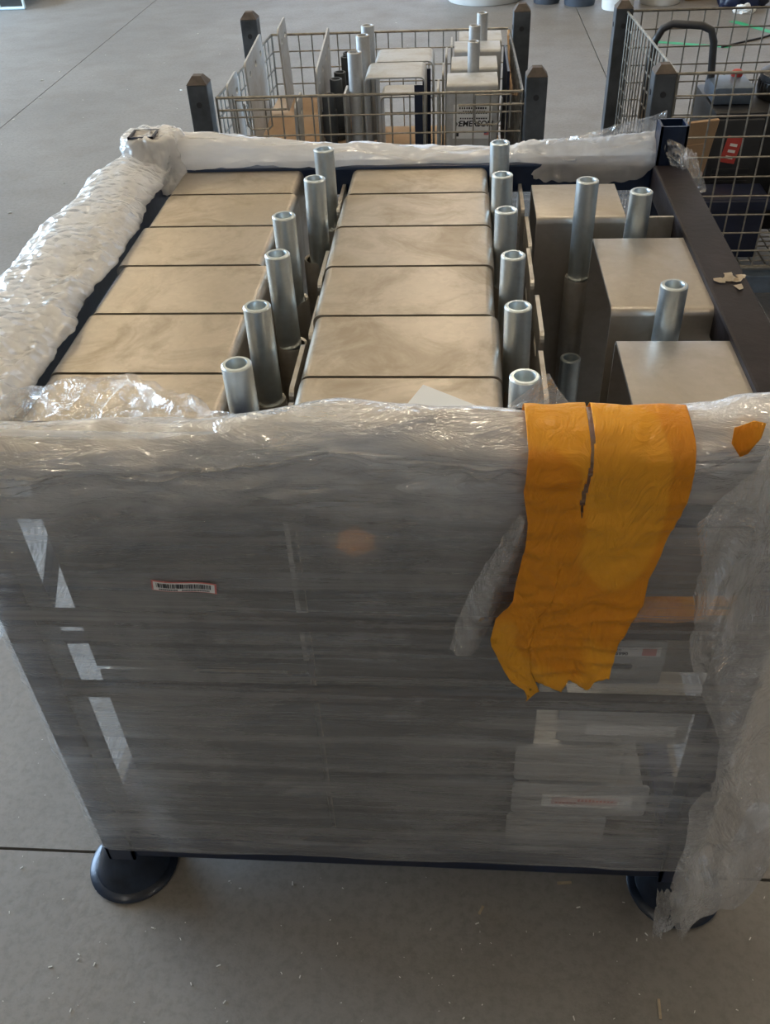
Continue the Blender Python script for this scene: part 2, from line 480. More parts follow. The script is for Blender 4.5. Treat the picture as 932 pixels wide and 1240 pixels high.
def rack(name, label, x0, x1, y0, y1, zb, ztop, pw, m_post, m_rail, cap='pyramid', group=None):
    """four-post stacking rack; x0..y1 are post centres; origin at the centre of its footprint"""
    cx, cy = (x0 + x1) / 2, (y0 + y1) / 2
    e = tag(empty(name, (cx, cy, 0)), label, 'rack', group)
    for px in (x0, x1):
        for py in (y0, y1):
            bm = bmesh.new()
            if cap == 'pyramid':
                add_box(bm, (0, 0, (0.09 + ztop) / 2), (pw, pw, ztop - 0.09), bev=0.004)
            else:   # open square tube: four walls
                t = 0.004
                for sx, sy, wx, wy in ((-1, 0, t, pw), (1, 0, t, pw), (0, -1, pw, t), (0, 1, pw, t)):
                    add_box(bm, (sx * (pw - t) / 2, sy * (pw - t) / 2, (0.09 + ztop) / 2), (wx, wy, ztop - 0.09))
            p = obj('post', bm, m_post, e, (px - cx, py - cy, 0))
            if cap == 'pyramid':
                bm = bmesh.new(); h = pw / 2
                a = [bm.verts.new(v) for v in ((-h, -h, 0), (h, -h, 0), (h, h, 0), (-h, h, 0))]
                b = [bm.verts.new(v) for v in ((-h * .45, -h * .45, .022), (h * .45, -h * .45, .022), (h * .45, h * .45, .022), (-h * .45, h * .45, .022))]
                for k in range(4): bm.faces.new((a[k], a[(k + 1) % 4], b[(k + 1) % 4], b[k]))
                bm.faces.new(b); bm.faces.new(a[::-1])
                obj('cap', bm, MAT['rust'], p, (0, 0, ztop + 0.0005))
                bm = bmesh.new(); add_lathe(bm, [(0, 0), (0.0085, 0), (0.0085, 0.0015), (0, 0.0015)], 14)
                for (dx, dy, rx, ry) in ((0, -h - .0002, PI / 2, 0), (-h - .0002, 0, 0, -PI / 2)):
                    o = link('bolt_hole', mesh_from(bm.copy(), 'bolt_hole'), MAT['ink'], p, (dx, dy, ztop - 0.055), (rx, ry, 0))
                bm.free()
            link('foot', foot_mesh(), MAT['footmetal'], e, (px - cx + ((-.010 if px == x0 else .022) if cap == 'open' else 0), py - cy + (.020 if cap == 'open' else 0), 0))
    for (ax, ay, bx, by) in ((x0, y0, x1, y0), (x0, y1, x1, y1), (x0, y0, x0, y1), (x1, y0, x1, y1)):
        bm = bmesh.new()
        L = Vector((bx - ax, by - ay, 0)).length - pw
        add_box(bm, (0, 0, 0), (L, pw * .8, 0.06) if ay == by else (pw * .8, L, 0.06), bev=0.004)
        obj('base_rail', bm, m_rail, e, ((ax + bx) / 2 - cx, (ay + by) / 2 - cy, zb))
    return e


wire_cache = {}


def wire_mesh(L, r):
    k = (round(L, 3), r)
    if k not in wire_cache:
        bm = bmesh.new(); add_tube(bm, [(0, 0, -L / 2), (0, 0, L / 2)], r, 6); wire_cache[k] = mesh_from(bm, 'wire', True)
    return wire_cache[k]


def wire_panel(parent, A, B, z0, z1, sp_h, sp_v, mat, r=0.0024, name='wire_panel', jit=0.0):
    """upright welded mesh panel from A to B (parent coordinates); rim is the part, wires its sub-parts"""
    A = Vector((A[0], A[1], 0)); B = Vector((B[0], B[1], 0)); d = B - A; L = d.length; ang = math.atan2(d.y, d.x)
    bm = bmesh.new()
    add_tube(bm, [(0, 0, z1), (L, 0, z1)], 0.0042, 8); add_tube(bm, [(0, 0, z0), (L, 0, z0)], 0.0042, 8)
    add_tube(bm, [(0, 0, z0), (0, 0, z1)], 0.0036, 8); add_tube(bm, [(L, 0, z0), (L, 0, z1)], 0.0036, 8)
    p = obj(name, bm, mat, parent, A, (0, 0, ang), True)
    n = max(2, round(L / sp_h))
    for k in range(1, n):
        link('wire', wire_mesh(z1 - z0, r), mat, p, (L * k / n + random.uniform(-jit, jit), 0.004, (z0 + z1) / 2), (0, random.uniform(-jit, jit), 0))
    n = max(2, round((z1 - z0) / sp_v))
    for k in range(1, n):
        link('wire', wire_mesh(L, r), mat, p, (L / 2, -0.002, z0 + (z1 - z0) * k / n), (0, PI / 2, 0))
    return p


# main rack (wrapped in film)
T = 0.95
MX0, MX1, MY0, MY1 = -0.557, 0.364, 0.785, 1.625
rk = rack('stacking_rack', 'dark blue steel stacking rack on domed feet, wrapped in clear film, in the foreground',
          MX0, MX1, MY0, MY1, 0.125, 1.02, 0.046, MAT['blue'], MAT['blue'], cap='open')
RCX, RCY = (MX0 + MX1) / 2, (MY0 + MY1) / 2
for nm, c, s, m in (('top_rail', (MX1, RCY, T - .018), (0.056, MY1 - MY0 - .047, 0.05), 'worn'),
                    ('top_rail', (MX0, RCY, T - .018), (0.056, MY1 - MY0 - .047, 0.05), 'blue'),
                    ('top_rail', (RCX, MY0 - .002, T - .006), (MX1 - MX0 - .047, 0.040, 0.05), 'blue'),
                    ('top_rail', (RCX, MY1 + .012, T - .018), (MX1 - MX0 - .047, 0.040, 0.05), 'blue')):
    bm = bmesh.new(); add_box(bm, (0, 0, 0), s, bev=0.004)
    obj(nm, bm, MAT[m], rk, (c[0] - RCX, c[1] - RCY, c[2]))
for z in (0.871, 0.688, 0.545):
    bm = bmesh.new(); add_box(bm, (0, 0, 0), (MX1 - MX0 - .047, 0.012, 0.026), bev=0.003)
    obj('front_bar', bm, MAT['worn'], rk, (0, MY0 - .018 - RCY, z))
bm = bmesh.new(); add_box(bm, (0, 0, 0), (MX1 - MX0 - .05, MY1 - MY0 - .05, 0.012))
obj('deck', bm, MAT['worn'], rk, (0, 0, 0.145))
for (ya, za, yb, zb) in ((0.81, 0.62, 1.2, 0.92), (1.2, 0.92, 1.6, 0.2), (0.81, 0.60, 1.2, 0.17)):
    bm = bmesh.new(); add_tube(bm, [(0, ya, za), (0, yb, zb)], 0.011, 6)
    obj('side_brace', bm, MAT['blue'], rk, (MX0 - RCX, -RCY, 0))
# scrap of dried glue and torn paper on the right-hand rail
bm = bmesh.new()
for k in range(9):
    a = random.uniform(0, 6.28); rr = random.uniform(0, 1)
    cx_, cy_ = 0.004 + math.cos(a) * rr * .017, math.sin(a) * rr * .030 - rr * .005
    n = 7; vsx = [bm.verts.new((cx_ + math.cos(6.28 * q / n) * random.uniform(.004, .010), cy_ + math.sin(6.28 * q / n) * random.uniform(.004, .012), random.uniform(.0008, .003))) for q in range(n)]
    bm.faces.new(vsx)
g_ = obj('glue_residue', bm, MAT['beige'], rk, (MX1 - RCX, 1.165 - RCY, T + .007))

# ------------------------------------------------------------------ galvanised housings
HH = 0.385; HW = 0.236; HD = 0.138


def u_cover_bm(wd, dp, h, t=0.004, r=0.012):
    """channel bent from sheet: flat top, two bent-down sides (+-x), open at +-y"""
    out, inn = [], []
    for rad, lst, off in ((r, out, 0), (r - t, inn, t)):
        lst.append((-wd / 2 + off, 0))
        for k in range(6):
            a = PI - PI / 2 * k / 5
            lst.append((-wd / 2 + r + rad * math.cos(a), h - r + rad * math.sin(a)))
        for k in range(6):
            a = PI / 2 - PI / 2 * k / 5
            lst.append((wd / 2 - r + rad * math.cos(a), h - r + rad * math.sin(a)))
        lst.append((wd / 2 - off, 0))
    bm = bmesh.new(); n = len(out)
    V = {}
    for s, y in ((0, -dp / 2), (1, dp / 2)):
        V['o', s] = [bm.verts.new((x, y, z)) for x, z in out]; V['i', s] = [bm.verts.new((x, y, z)) for x, z in inn]
    for k in range(n - 1):
        bm.faces.new((V['o', 0][k], V['o', 0][k + 1], V['o', 1][k + 1], V['o', 1][k]))
        bm.faces.new((V['i', 0][k], V['i', 1][k], V['i', 1][k + 1], V['i', 0][k + 1]))
        for s in (0, 1): bm.faces.new((V['o', s][k], V['o', s][k + 1], V['i', s][k + 1], V['i', s][k]))
    for k in (0, n - 1): bm.faces.new((V['o', 0][k], V['o', 1][k], V['i', 1][k], V['i', 0][k]))
    return bm


def pipe_bm(r0, r1, z0, z1):
    bm = bmesh.new()
    c = 0.0015
    add_lathe(bm, [(r0, z0), (r0, z1 - c), (r0 - c, z1), (r1 + c * .5, z1), (r1, z1 - c), (r1, z1 - 0.14), (0.0, z1 - 0.142)], 24)
    return bm


def slot_loop(cy, cz, L, h, seg=5):
    return [(cy + a, cz + b) for a, b in rounded_rect(L, h, h / 2 - .0002, seg)]


cover_me = mesh_from(u_cover_bm(HW, HD, HH), 'cover', True)
cover_me2 = cover_me.copy()
pipe_me = mesh_from(pipe_bm(0.0168, 0.0112, 0.20, HH + 0.058), 'pipe', True)
sl = bmesh.new(); add_lathe(sl, [(0.0172, 0.32), (0.0205, 0.322), (0.0215, 0.318), (0.0215, 0.03), (0.0, 0.03)], 24); sleeve_me = mesh_from(sl, 'sleeve', True)
flange_me = mesh_from(plate_bm([(a, b + 0.175) for a, b in rounded_rect(0.125, 0.35, 0.012)], [slot_loop(0, 0.30, .05, .016), slot_loop(0, .06, .05, .016)], 0.006), 'flange_plate', False)
foot_pl = bmesh.new(); add_box(foot_pl, (0, 0, 0.006), (0.07, 0.06, 0.012)); web_me = mesh_from(foot_pl, 'web')


def housing(loc, rz, label, cw=HW, cd=HD, pipe=True, pipe_y=-0.02, pdz=0.0, plate=True, pm='pipe', cm='galv', group='galvanised housings packed in the film-wrapped rack', tilt=(0, 0), fl=(0.066, 0.0, 0.0), end=False):
    e = tag(empty('steel_housing', loc, rz), label, 'steel housing', group)
    c = link('cover', cover_me if cm == 'galv' else cover_me2, MAT[cm], e); c.scale = (cw / HW, cd / HD, 1)
    if pipe:
        px = cw / 2 + 0.034
        p = link('pipe', pipe_me, MAT['pipe'], e, (px, pipe_y, pdz)); p.rotation_euler = (tilt[0], tilt[1], 0)
        s = link('sleeve', sleeve_me, MAT['plate'], e, (px, pipe_y, 0))
        link('web', web_me, MAT['plate'], e, (cw / 2 + .028, pipe_y, 0.03))
    if end:
        bm = bmesh.new(); add_box(bm, (0, 0, 0), (cw + .066, .004, HH + (.004 if end == 1 else .012))); obj('shade_plate', bm, MAT['dgrey'], e, (.036, -cd / 2 - .004, HH / 2 + (-.012 if end == 1 else .004)))  # added dark plate, blocks light and stands for shade inside the open channel
    if plate:
        link('flange_plate', flange_me, MAT['plate'], e, (cw / 2 + fl[0], fl[1], fl[2]))
    return e


ORD = ['nearest the front', 'second from the front', 'third from the front', 'fourth from the front', 'fifth from the front', 'farthest from the front']
ROWS = [1.633, 1.503, 1.369, 1.227, 1.079, 0.927, 0.800]
C1R = [(-.498, -.276), (-.500, -.270), (-.508, -.283), (-.500, -.270), (-.504, -.277), (-.503, -.268)]
C1P = [1.517, 1.393, 1.253, 1.117, .975, .843]; C1PX = [-.220, -.229, -.246, -.230, -.239, -.235]
C2P = [1.586, 1.442, 1.295, 1.147, 1.000, .851]; C2PX = [.078, .077, .076, .074, .084, .082]
for k in range(6):
    ya, yb = ROWS[k + 1] + .002, ROWS[k] - .002
    for col, (xa, xb) in ((0, C1R[k]), (1, (-.190 + random.uniform(-.003, .003), .053 + (.004 if k > 3 else 0) + random.uniform(-.002, .002)))):
        dy = 0.008 if col == 0 else 0
        dz = .002 - .0009 * k
        px = (C1PX if col == 0 else C2PX)[k]; py = (C1P if col == 0 else C2P)[k]
        cxm = (xa + xb) / 2; cw = xb - xa; cym = (ya + yb) / 2 + dy
        h = housing((cxm, cym, T - HH + dz), 0,
                    'galvanised housing with tan flat top, %s column, %s' % (('left', 'middle')[col], ORD[5 - k]), cw, yb - ya,
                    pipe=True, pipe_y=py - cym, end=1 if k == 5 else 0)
        for ch in h.children:
            n_ = ch.name.split('.')[0]
            if n_ in ('pipe', 'sleeve', 'web'): ch.location.x = px - cxm + (0.004 if n_ == 'web' else 0)
            if n_ == 'pipe': ch.location.z = 0.012 if col == 0 else -.006; ch.rotation_euler = (random.uniform(-.02, .02), random.uniform(-.02, .02), 0)
            if n_ == 'flange_plate':
                ch.location = ((-.2065 if col == 0 else .1075) + (k % 2) * .005 - cxm, random.uniform(-.004, .004) - .01, .004 + random.uniform(-.006, .006))
# right-hand column: turned a quarter, pipes on the far side
for (x0_, x1_, ya, yb, zt, lab, pxx, pyy, ptop) in (
        (.199, .340, .805, 1.016, T, 'galvanised housing of the right column nearest the orange tape', .268, 1.052, 1.0),
        (.204, .342, 1.092, 1.324, T, 'galvanised housing of the right column between two upright pipes, beside the dark rail', .274, 1.358, 1.0)):
    h = housing(((x0_ + x1_) / 2, (ya + yb) / 2, zt - HH), PI / 2, lab, yb - ya, x1_ - x0_, True, -(pxx - (x0_ + x1_) / 2), -.003, False, cm='galv2')
# far right-hand housing, with a face towards the camera and a long pipe before it
h = housing((.194, 1.47, T - HH), PI / 2, 'galvanised housing in the far right corner with one tall pipe before it', .146, .138, False, 0, 0, False, cm='galv2')
o = link('pipe', pipe_me, MAT['pipe'], h, (-.073 - .036, 0.0, .012)); o.rotation_euler = (0, .01, 0)
link('sleeve', sleeve_me, MAT['plate'], h, (-.073 - .036, 0.0, -.02))
bm = plate_bm([(a, b) for a, b in rounded_rect(0.09, 0.20, 0.012)], [slot_loop(.0, .06, .03, .012)], 0.006)
link('flange_plate', mesh_from(bm, 'flange_plate'), MAT['plate'], h, (-.078, -.119, HH - .10))
# lower layer seen down the gap of the right column
h = housing((.215, 1.345, 0.155), PI / 2, 'galvanised housing standing low in the gap behind the orange tape', .30, .15, False, 0, 0, False, cm='galv2')
o = link('pipe', pipe_me, MAT['pipe'], h, (-.045, .028, .157))
# lower layer, front row
for (xa, xb, lab) in ((-.495, -.264, 'dim galvanised housing low behind the film, beneath the left column'), (-.19, .05, 'dim galvanised housing low behind the film, beneath the middle column')):
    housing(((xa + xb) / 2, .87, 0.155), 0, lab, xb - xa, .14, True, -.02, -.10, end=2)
# flat-laid housings with stickers, low on the right behind the film
lows = [(.122, .275, .555, .640, 'pale slotted housing plate lying under the orange tape behind the film'),
        (.150, .330, .425, .520, 'pale housing with a blank sticker, behind the film, second from the top on the right'),
        (.095, .250, .325, .410, 'pale housing lying behind the film, above the pinkish sticker'),
        (.095, .300, .235, .315, 'pale housing with a pinkish printed sticker behind the film'),
        (.090, .245, .153, .228, 'lowest pale housing behind the film on the right, near the domed foot')]
for i, (xa, xb, za, zb, lab) in enumerate(lows):
    e = tag(empty('steel_housing', ((xa + xb) / 2, .795, za)), lab, 'steel housing', 'housings lying flat behind the film')
    bm = plate_bm([(a, b + (zb - za) / 2) for a, b in rounded_rect(xb - xa, zb - za, .008)], [slot_loop(0, (zb - za) * .42, .075, .011)] if i == 0 else [], 0.004)
    o = obj('cover', bm, MAT['matte'], e, (0, 0, 0), (0, 0, -PI / 2))
    bm = bmesh.new(); dp = .006 if i == 0 else .19; add_box(bm, (0, .001 + dp / 2, .003), (xb - xa - .02, dp, .005)); add_box(bm, (0, .001 + dp / 2, zb - za - .006), (xb - xa - .02, dp, .005))
    obj('side_plate', bm, MAT['matte'], e)
    if i in (0, 1, 3):
        sw, sh, sz = {0: (.115, .017, .066), 1: (.125, .024, .03), 3: (.137, .032, .038)}[i]
        bm = bmesh.new(); add_box(bm, (0, 0, 0), (sw, .0008, sh))
        st = obj('sticker', bm, MAT['white'], e, (.012, -.0048, sz))
        if i == 0:
            text_mesh('safety.com', .008, MAT['ink'], st, (-.01, -.0006, .004), (PI / 2, 0, 0))
            text_mesh('800 521 5990', .008, MAT['ink'], st, (-.006, -.0006, -.004), (PI / 2, 0, 0), bold=.0002)
            bm = bmesh.new(); add_box(bm, (0, 0, 0), (.018, .0006, .013)); obj('flag', bm, MAT['pink'], st, (.043, -.0006, 0))
        if i == 3:
            bm = bmesh.new(); add_box(bm, (0, 0, 0), (.10, .0006, .020)); obj('print_panel', bm, MAT['palepink'], st, (-.004, -.0006, 0))
            bm = bmesh.new()
            for q in range(16): add_box(bm, (-.046 + q * .0056, -.0011, .003 if q > 5 else -.004), (.0036, .0003, .006 if q > 5 else .003))
            obj('small_print', bm, MAT['pink'], st)

# ------------------------------------------------------------------ stretch film round the rack
FX0, FX1, FY0, FY1 = -.590, .394, .750, 1.665
sf = tag(empty('stretch_film', (RCX, RCY, 0.13)), 'clear crinkled stretch film wrapped round the foreground rack', 'stretch film')


def fp(x, y, z): return (x - RCX, y - RCY, z - 0.13)


CREST = [(-.60, .985), (-.446, .983), (-.356, .988), (-.25, .992), (-.208, .999), (-.123, 1.016), (-.05, 1.012), (.008, 1.006), (.073, 1.000), (.15, 1.008), (.226, 1.010), (.292, 1.024), (.40, 1.03)]


CREASES = [((-.44, .852), (-.37, .888), (-.30, .925), (-.19, .965))]


def front_fn(u, v):
    x = FX0 + (FX1 - FX0) * u; z = .995 - (0.995 - .112) * v
    zb = z + (.014 * (u) + .006 * N(x, 0, 3.1, 4)) * v
    e = min(u, 1 - u)
    cor = max(0, .03 - e) / .03
    y = FY0 - .004 + cor * cor * .016
    y += .0035 * N(x * 1.4, 7.0, z * 5, 3, 4) + .0022 * ridge(x * .6 + z * .25, 3.3, z * 5, 5) + .0012 * N(x * .5, 1, z * 40, 2, 3)
    for (xa, za), (xb, zb_) in zip(CREASES[0], CREASES[0][1:]):
        if xa <= x <= xb:
            d = z - (za + (zb_ - za) * (x - xa) / (xb - xa)); y -= .011 * math.exp(-(d / .007) ** 2)
    if v > .965: y += (v - .965) * .5
    return fp(x, y, zb)


sheet('front_sheet', 150, 170, front_fn, MAT['film_front'], sf)


def wrap_fn(u, v):
    # the wrap carried on round the left, back and right sides
    P = [(FX0, FY0 + .02), (FX0, FY1), (FX1, FY1), (FX1, FY0 + .02)]
    L = [FY1 - FY0 - .02, FX1 - FX0, FY1 - FY0 - .02]; s = u * sum(L); k = 0
    while k < 2 and s > L[k]: s -= L[k]; k += 1
    a, b = P[k], P[k + 1]; t = s / L[k]
    x = a[0] + (b[0] - a[0]) * t; y = a[1] + (b[1] - a[1]) * t; z = .95 - .80 * v
    n = (-1, 0) if k == 0 else ((0, 1) if k == 1 else (1, 0))
    d = .004 * N(x * 1.2 + y, 5, z * 5, 3)
    return fp(x + n[0] * d, y + n[1] * d, z)


sheet('side_wrap', 150, 60, wrap_fn, MAT['film_front'], sf)

HEM = [(-.60, .76), (-.50, .78), (-.44, .80), (-.40, .82), (-.33, .85), (-.25, .86), (-.15, .84), (0, .83), (.1, .84), (.2, .86), (.27, .85), (.33, .81), (.40, .80)]


def fold_fn(u, v):
    x = -.612 + (.405 + .612) * u
    cz = lerp_tab(CREST, x) + .004 * N(x, 0, 0, 9); hz = lerp_tab(HEM, x) + .02 * N(x, 2, 9, 14)
    # path: inside lip -> crest -> down the front
    inz = .962; yl = .808 + .012 * N(x, 1, 1, 8)
    if v < .22:
        t = v / .22; y = yl + (.772 - yl) * t; z = inz + (cz - inz) * math.sin(t * PI / 2)
    elif v < .40:
        t = (v - .22) / .18; a = t * PI / 2; y = .772 - .036 * math.sin(a); z = cz - .035 * (1 - math.cos(a))
    else:
        t = (v - .40) / .60; y = .736 + .004 * t; z = cz - .035 - (cz - .035 - hz) * t
    w_ = .007 * N(x * 1.3, y * 3, z * 3.2, 6, 4) + .0045 * ridge(x * .7 - z * .9, y * 2, z * 2.0, 13)
    return fp(x, y - abs(w_) * .8, z + w_ * .6)


def fold_lay(u, v):
    if v < .42: return 1.0
    t = (v - .42) / .58
    return max(0.0, min(1.0, (1 - t) * 1.15 + .35 * N(u * 9, t * 2.5, 3, 1.0) * (1 - abs(2 * t - 1)))) if v < 1 else 0.0


sheet('top_fold', 210, 60, fold_fn, MAT['film_fold'], sf, None, fold_lay)
HEM2 = [(-.60, .88), (-.50, .90), (-.40, .93), (-.30, .945), (-.2, .955), (-.1, .95), (.05, .945), (.2, .955), (.30, .945), (.40, .90)]


def fold2_fn(u, v):
    x, y, z = fold_fn(u, v)
    xw, zw = x + RCX, z + .13
    if v > .40:
        t = (v - .40) / .60; cz = lerp_tab(CREST, xw) - .035; hz = lerp_tab(HEM2, xw) + .028 * N(xw, 5, 3, 11)
        z = cz + (hz - cz) * t + .004 * N(xw, t, 3, 12) - .13
    return (x, y - .004 - .003 * N(xw * .8, 3, zw * 3, 14), z + .002)


sheet('top_fold', 210, 50, fold2_fn, MAT['film_fold'], sf, None, fold_lay)

# loose corner of film folded back over the near left housings
def flap_fn(u, v):
    x = -.535 + .30 * u; far = .80 + .115 * math.sin(PI * min(1, u * 1.02)) ** .7 * (1 - .45 * u) + .025 * N(x, 4, 4, 14)
    y = .790 + (far - .790) * v
    z = .966 + .014 * math.sin(v * PI) + .010 * abs(ridge(x, y, 0, 24)) * (1 - .3 * v)
    return fp(x, y, z)


sheet('loose_flap', 70, 40, flap_fn, MAT['film_clear'], sf)


def flap2_fn(u, v):   # clear flap standing up by the orange tape
    x = .060 + .075 * u; hgt = .05 * (1 - abs(u - .62) / .62) if u < .62 else .05 * (1 - (u - .62) / .38)
    return fp(x - .012 * v, .800 - .01 * v + .006 * ridge(x, v, 0, 30), .985 + max(0, hgt) * v + .002 * ridge(x, v, 1, 40))


sheet('loose_flap', 24, 14, flap2_fn, MAT['film_clear'], sf)

# slack roll of film pushed out over the left rail
BUL = [(.70, .07), (.80, .076), (1.0, .08), (1.20, .082), (1.35, .082), (1.5, .066), (1.60, .035), (1.66, .018), (1.70, .01)]


def side_fn(u, v):
    y = .735 + (1.69 - .735) * u
    b = lerp_tab(BUL, y) + .008 * N(y, 0, 5, 6)
    xin = -.497 - .020 * max(0, N(y, 3, 3, 4)) - .008 * N(y, 8, 3, 22) - .03 * max(0, (y - 1.30) * 2); a = v
    pts = [(xin, .962), (xin - .010, .968), (xin - .035, .982), (-.575 - b * .35, .990), (-.575 - b * .9, .968), (-.575 - b, .94), (-.575 - b * .85, .90), (-.59 - b * .3, .84), (-.588, .76), (-.585, .66)]
    t = a * (len(pts) - 1); k = min(int(t), len(pts) - 2); f = t - k
    p0 = pts[max(0, k - 1)]; p1 = pts[k]; p2 = pts[k + 1]; p3 = pts[min(len(pts) - 1, k + 2)]
    cr = lambda i: .5 * (2 * p1[i] + (p2[i] - p0[i]) * f + (2 * p0[i] - 5 * p1[i] + 4 * p2[i] - p3[i]) * f * f + (3 * p1[i] - p0[i] - 3 * p2[i] + p3[i]) * f ** 3)
    x, z = cr(0), cr(1)
    w_ = .011 * N(x * 2, y, z * 2, 6, 3) + .0030 * ridge(x * 1.6, y * .8, z, 20) + .0016 * ridge(x, y, z, 55)
    am = min(1, v * 6) * (1 if v < .75 else max(.2, (1 - v) * 4))
    return fp(x - w_ * .35 * am, y + .004 * N(x, y, z, 20), z + w_ * am)


sheet('side_roll', 230, 90, side_fn, MAT['film_roll'], sf, None, lambda u, v: min(1.0, .35 + v * 6 + .3 * N(u * 12, v * 8, 0)))

# bunched film along the far rail
BT = [(-.60, .995), (-.552, 1.008), (-.52, 1.012), (-.476, 1.006), (-.373, .994), (-.226, .983), (-.079, .970), (.067, .966), (.124, .975), (.209, .978), (.29, .985), (.36, .985), (.40, .96)]
BB = [(-.60, .95), (-.488, .952), (-.38, .957), (-.08, .950), (.10, .948), (.13, .930), (.216, .920), (.30, .925), (.36, .945), (.40, .94)]


def back_fn(u, v):
    x = -.60 + 1.0 * u; zt = lerp_tab(BT, x); zb = lerp_tab(BB, x); a = v * 1.15 * PI
    rr = .030 + .012 * (x > .1) * min(1, (x - .1) * 15)
    yc = 1.652 + .01 * N(x, 0, 2, 5)
    y = yc - rr * math.cos(a) * (1.0 if a < PI / 2 else 1.3); z = zb + (zt - zb) * max(0, math.sin(a)) ** .7 - (max(0, a - PI) * .05)
    w_ = .007 * N(x * 1.0, y * 3, z * 4, 8, 4) + .004 * ridge(x * .7, y * 2, z * 3, 22)
    if x > .1: w_ += .0045 * ridge(x * 1.6, y * 2, z * 2, 30)
    return fp(x, y + w_ * .6, z + w_)


sheet('back_roll', 230, 34, back_fn, MAT['film_back'], sf, None, lambda u, v: 1.0 if u < .70 else max(.50, 1.0 - (u - .70) * 8))

# knot of film round the far left post
def knot_fn(u, v):
    a = u * 2 * PI; zz = .925 + .092 * min(1, v * 1.25); r = .050 * (1 - .30 * v) * (1 if v < .72 else max(.0, 1 - ((v - .72) / .28) ** 2)) * (1 + .30 * ridge(math.cos(a), math.sin(a), zz * 8, 2.2) + .10 * ridge(math.cos(a), math.sin(a), zz * 20, 6))
    return fp(-.548 + r * 1.1 * math.cos(a), 1.640 + r * math.sin(a), zz + .006 * N(a, zz * 9, 0, 2))


sheet('post_knot', 48, 28, knot_fn, MAT['film_roll'], sf)

# sheet pulled up to the far right socket and its hanging tail
def peak_fn(u, v):
    x = .12 + (.355 - .12) * u; zt = .982 + .052 * u ** 1.3 + .004 * N(x, 0, 0, 20); zb = .945 + .02 * u
    y = 1.635 + .03 * v + .010 * ridge(x, v * .1, 0, 26)
    return fp(x, y, zt + (zb - zt) * v)


sheet('post_sheet', 60, 16, peak_fn, MAT['film_drape'], sf)


def tail_fn(u, v):
    x = .345 + .055 * u + .055 * v ** 1.2; z = 1.0 - .115 * v - .02 * u; y = 1.60 - .03 * v - .03 * u + .012 * ridge(x, v * .3, u, 30)
    wdt = 1 - .6 * v
    return fp(.365 + (x - .365) * (wdt if v > .5 else 1) + (.02 * (1 - wdt) if v > .5 else 0), y, z + .006 * ridge(u, v, 2, 8))


sheet('post_tail', 30, 40, tail_fn, MAT['film_drape'], sf)

# loose film hanging off the near right corner
DL = [(1.03, .30), (1.0, .293), (.911, .249), (.80, .262), (.725, .269), (.652, .297), (.556, .334), (.446, .348), (.343, .340), (.227, .326), (.16, .335), (.10, .350)]
DR = [(1.03, .42), (.9, .45), (.725, .49), (.55, .50), (.40, .50), (.30, .49), (.23, .46), (.18, .42), (.14, .38), (.10, .36)]
DLs, DRs = sorted(DL), sorted(DR)


def drape_fn(u, v):
    z = 1.02 - (1.02 - .105) * v
    xl = lerp_tab(DLs, z) + .006 * N(0, z, 0, 18); xr = lerp_tab(DRs, z)
    x = xl + (xr - xl) * u
    dep = .718 - .055 * math.sin(u * PI) * min(1, v * 1.6) * (1 - .3 * v)
    fold = .026 * ridge(x * 2.6 + z * .5, 0, z * .30, 6) + .016 * ridge(x * 2.4 - z * .7, 2, z * .35, 12) + .003 * ridge(x * 1.5, 1, z * .8, 34)
    am = min(1, v * 3 + .2)
    y = dep - fold * am * .9 + (max(0, u - .75)) * .35
    return fp(x, y, z)


sheet('corner_drape', 90, 200, drape_fn, MAT['film_drape'], sf)


def tip_fn(u, v):
    x = .318 + .03 * u * (1 - .5 * v) + .008 * v; z = .17 - .125 * v
    return fp(x, .70 - .012 * v + .008 * ridge(u, v, 0, 5), z + .004 * ridge(u, v, 3, 7))


sheet('hanging_tip', 14, 26, tip_fn, MAT['film_drape'], sf)


def tip2_fn(u, v):
    x = .372 - .035 * v + .036 * u * (1 - .75 * v); z = .20 - .15 * v
    return fp(x, .695 + .006 * ridge(u, v, 7, 5), z)


sheet('hanging_tip', 14, 26, tip2_fn, MAT['film_drape'], sf)


# clear curl left of the orange tape
def curl_fn(u, v):
    z = .905 - .215 * v; xr = .078 - .006 * v - .03 * v * v; xl = xr - (.008 + .022 * math.sin(v * PI * .9)) - .018 * v; xr -= .012 * v; xl -= .012 * v
    x = xl + (xr - xl) * u
    return fp(x, .732 - .014 * math.sin(u * PI) - .006 * ridge(x * 1.3 + z * .4, 0, z * .5, 45), z)


sheet('loose_curl', 24, 60, curl_fn, MAT['film_drape'], sf, None, lambda u, v: .8)

# ------------------------------------------------------------------ things stuck on or under the film
# orange tape
TL = [(.60, .092), (.635, .060), (.677, .051), (.713, .045), (.749, .050), (.784, .068), (.82, .071), (.866, .077), (.901, .077), (.945, .070), (.99, .072), (1.02, .068)]
TR = [(.60, .10), (.62, .19), (.651, .190), (.711, .193), (.781, .212), (.82, .213), (.868, .221), (.91, .23), (.952, .234), (.998, .231), (1.02, .225)]
BOT = [(0.0, .70), (.06, .66), (.14, .62), (.22, .600), (.30, .600), (.305, .640), (.40, .638), (.47, .632), (.54, .622), (.58, .628), (.64, .644), (.72, .640), (.80, .626), (.84, .632), (.88, .646), (.94, .650), (1.0, .652)]


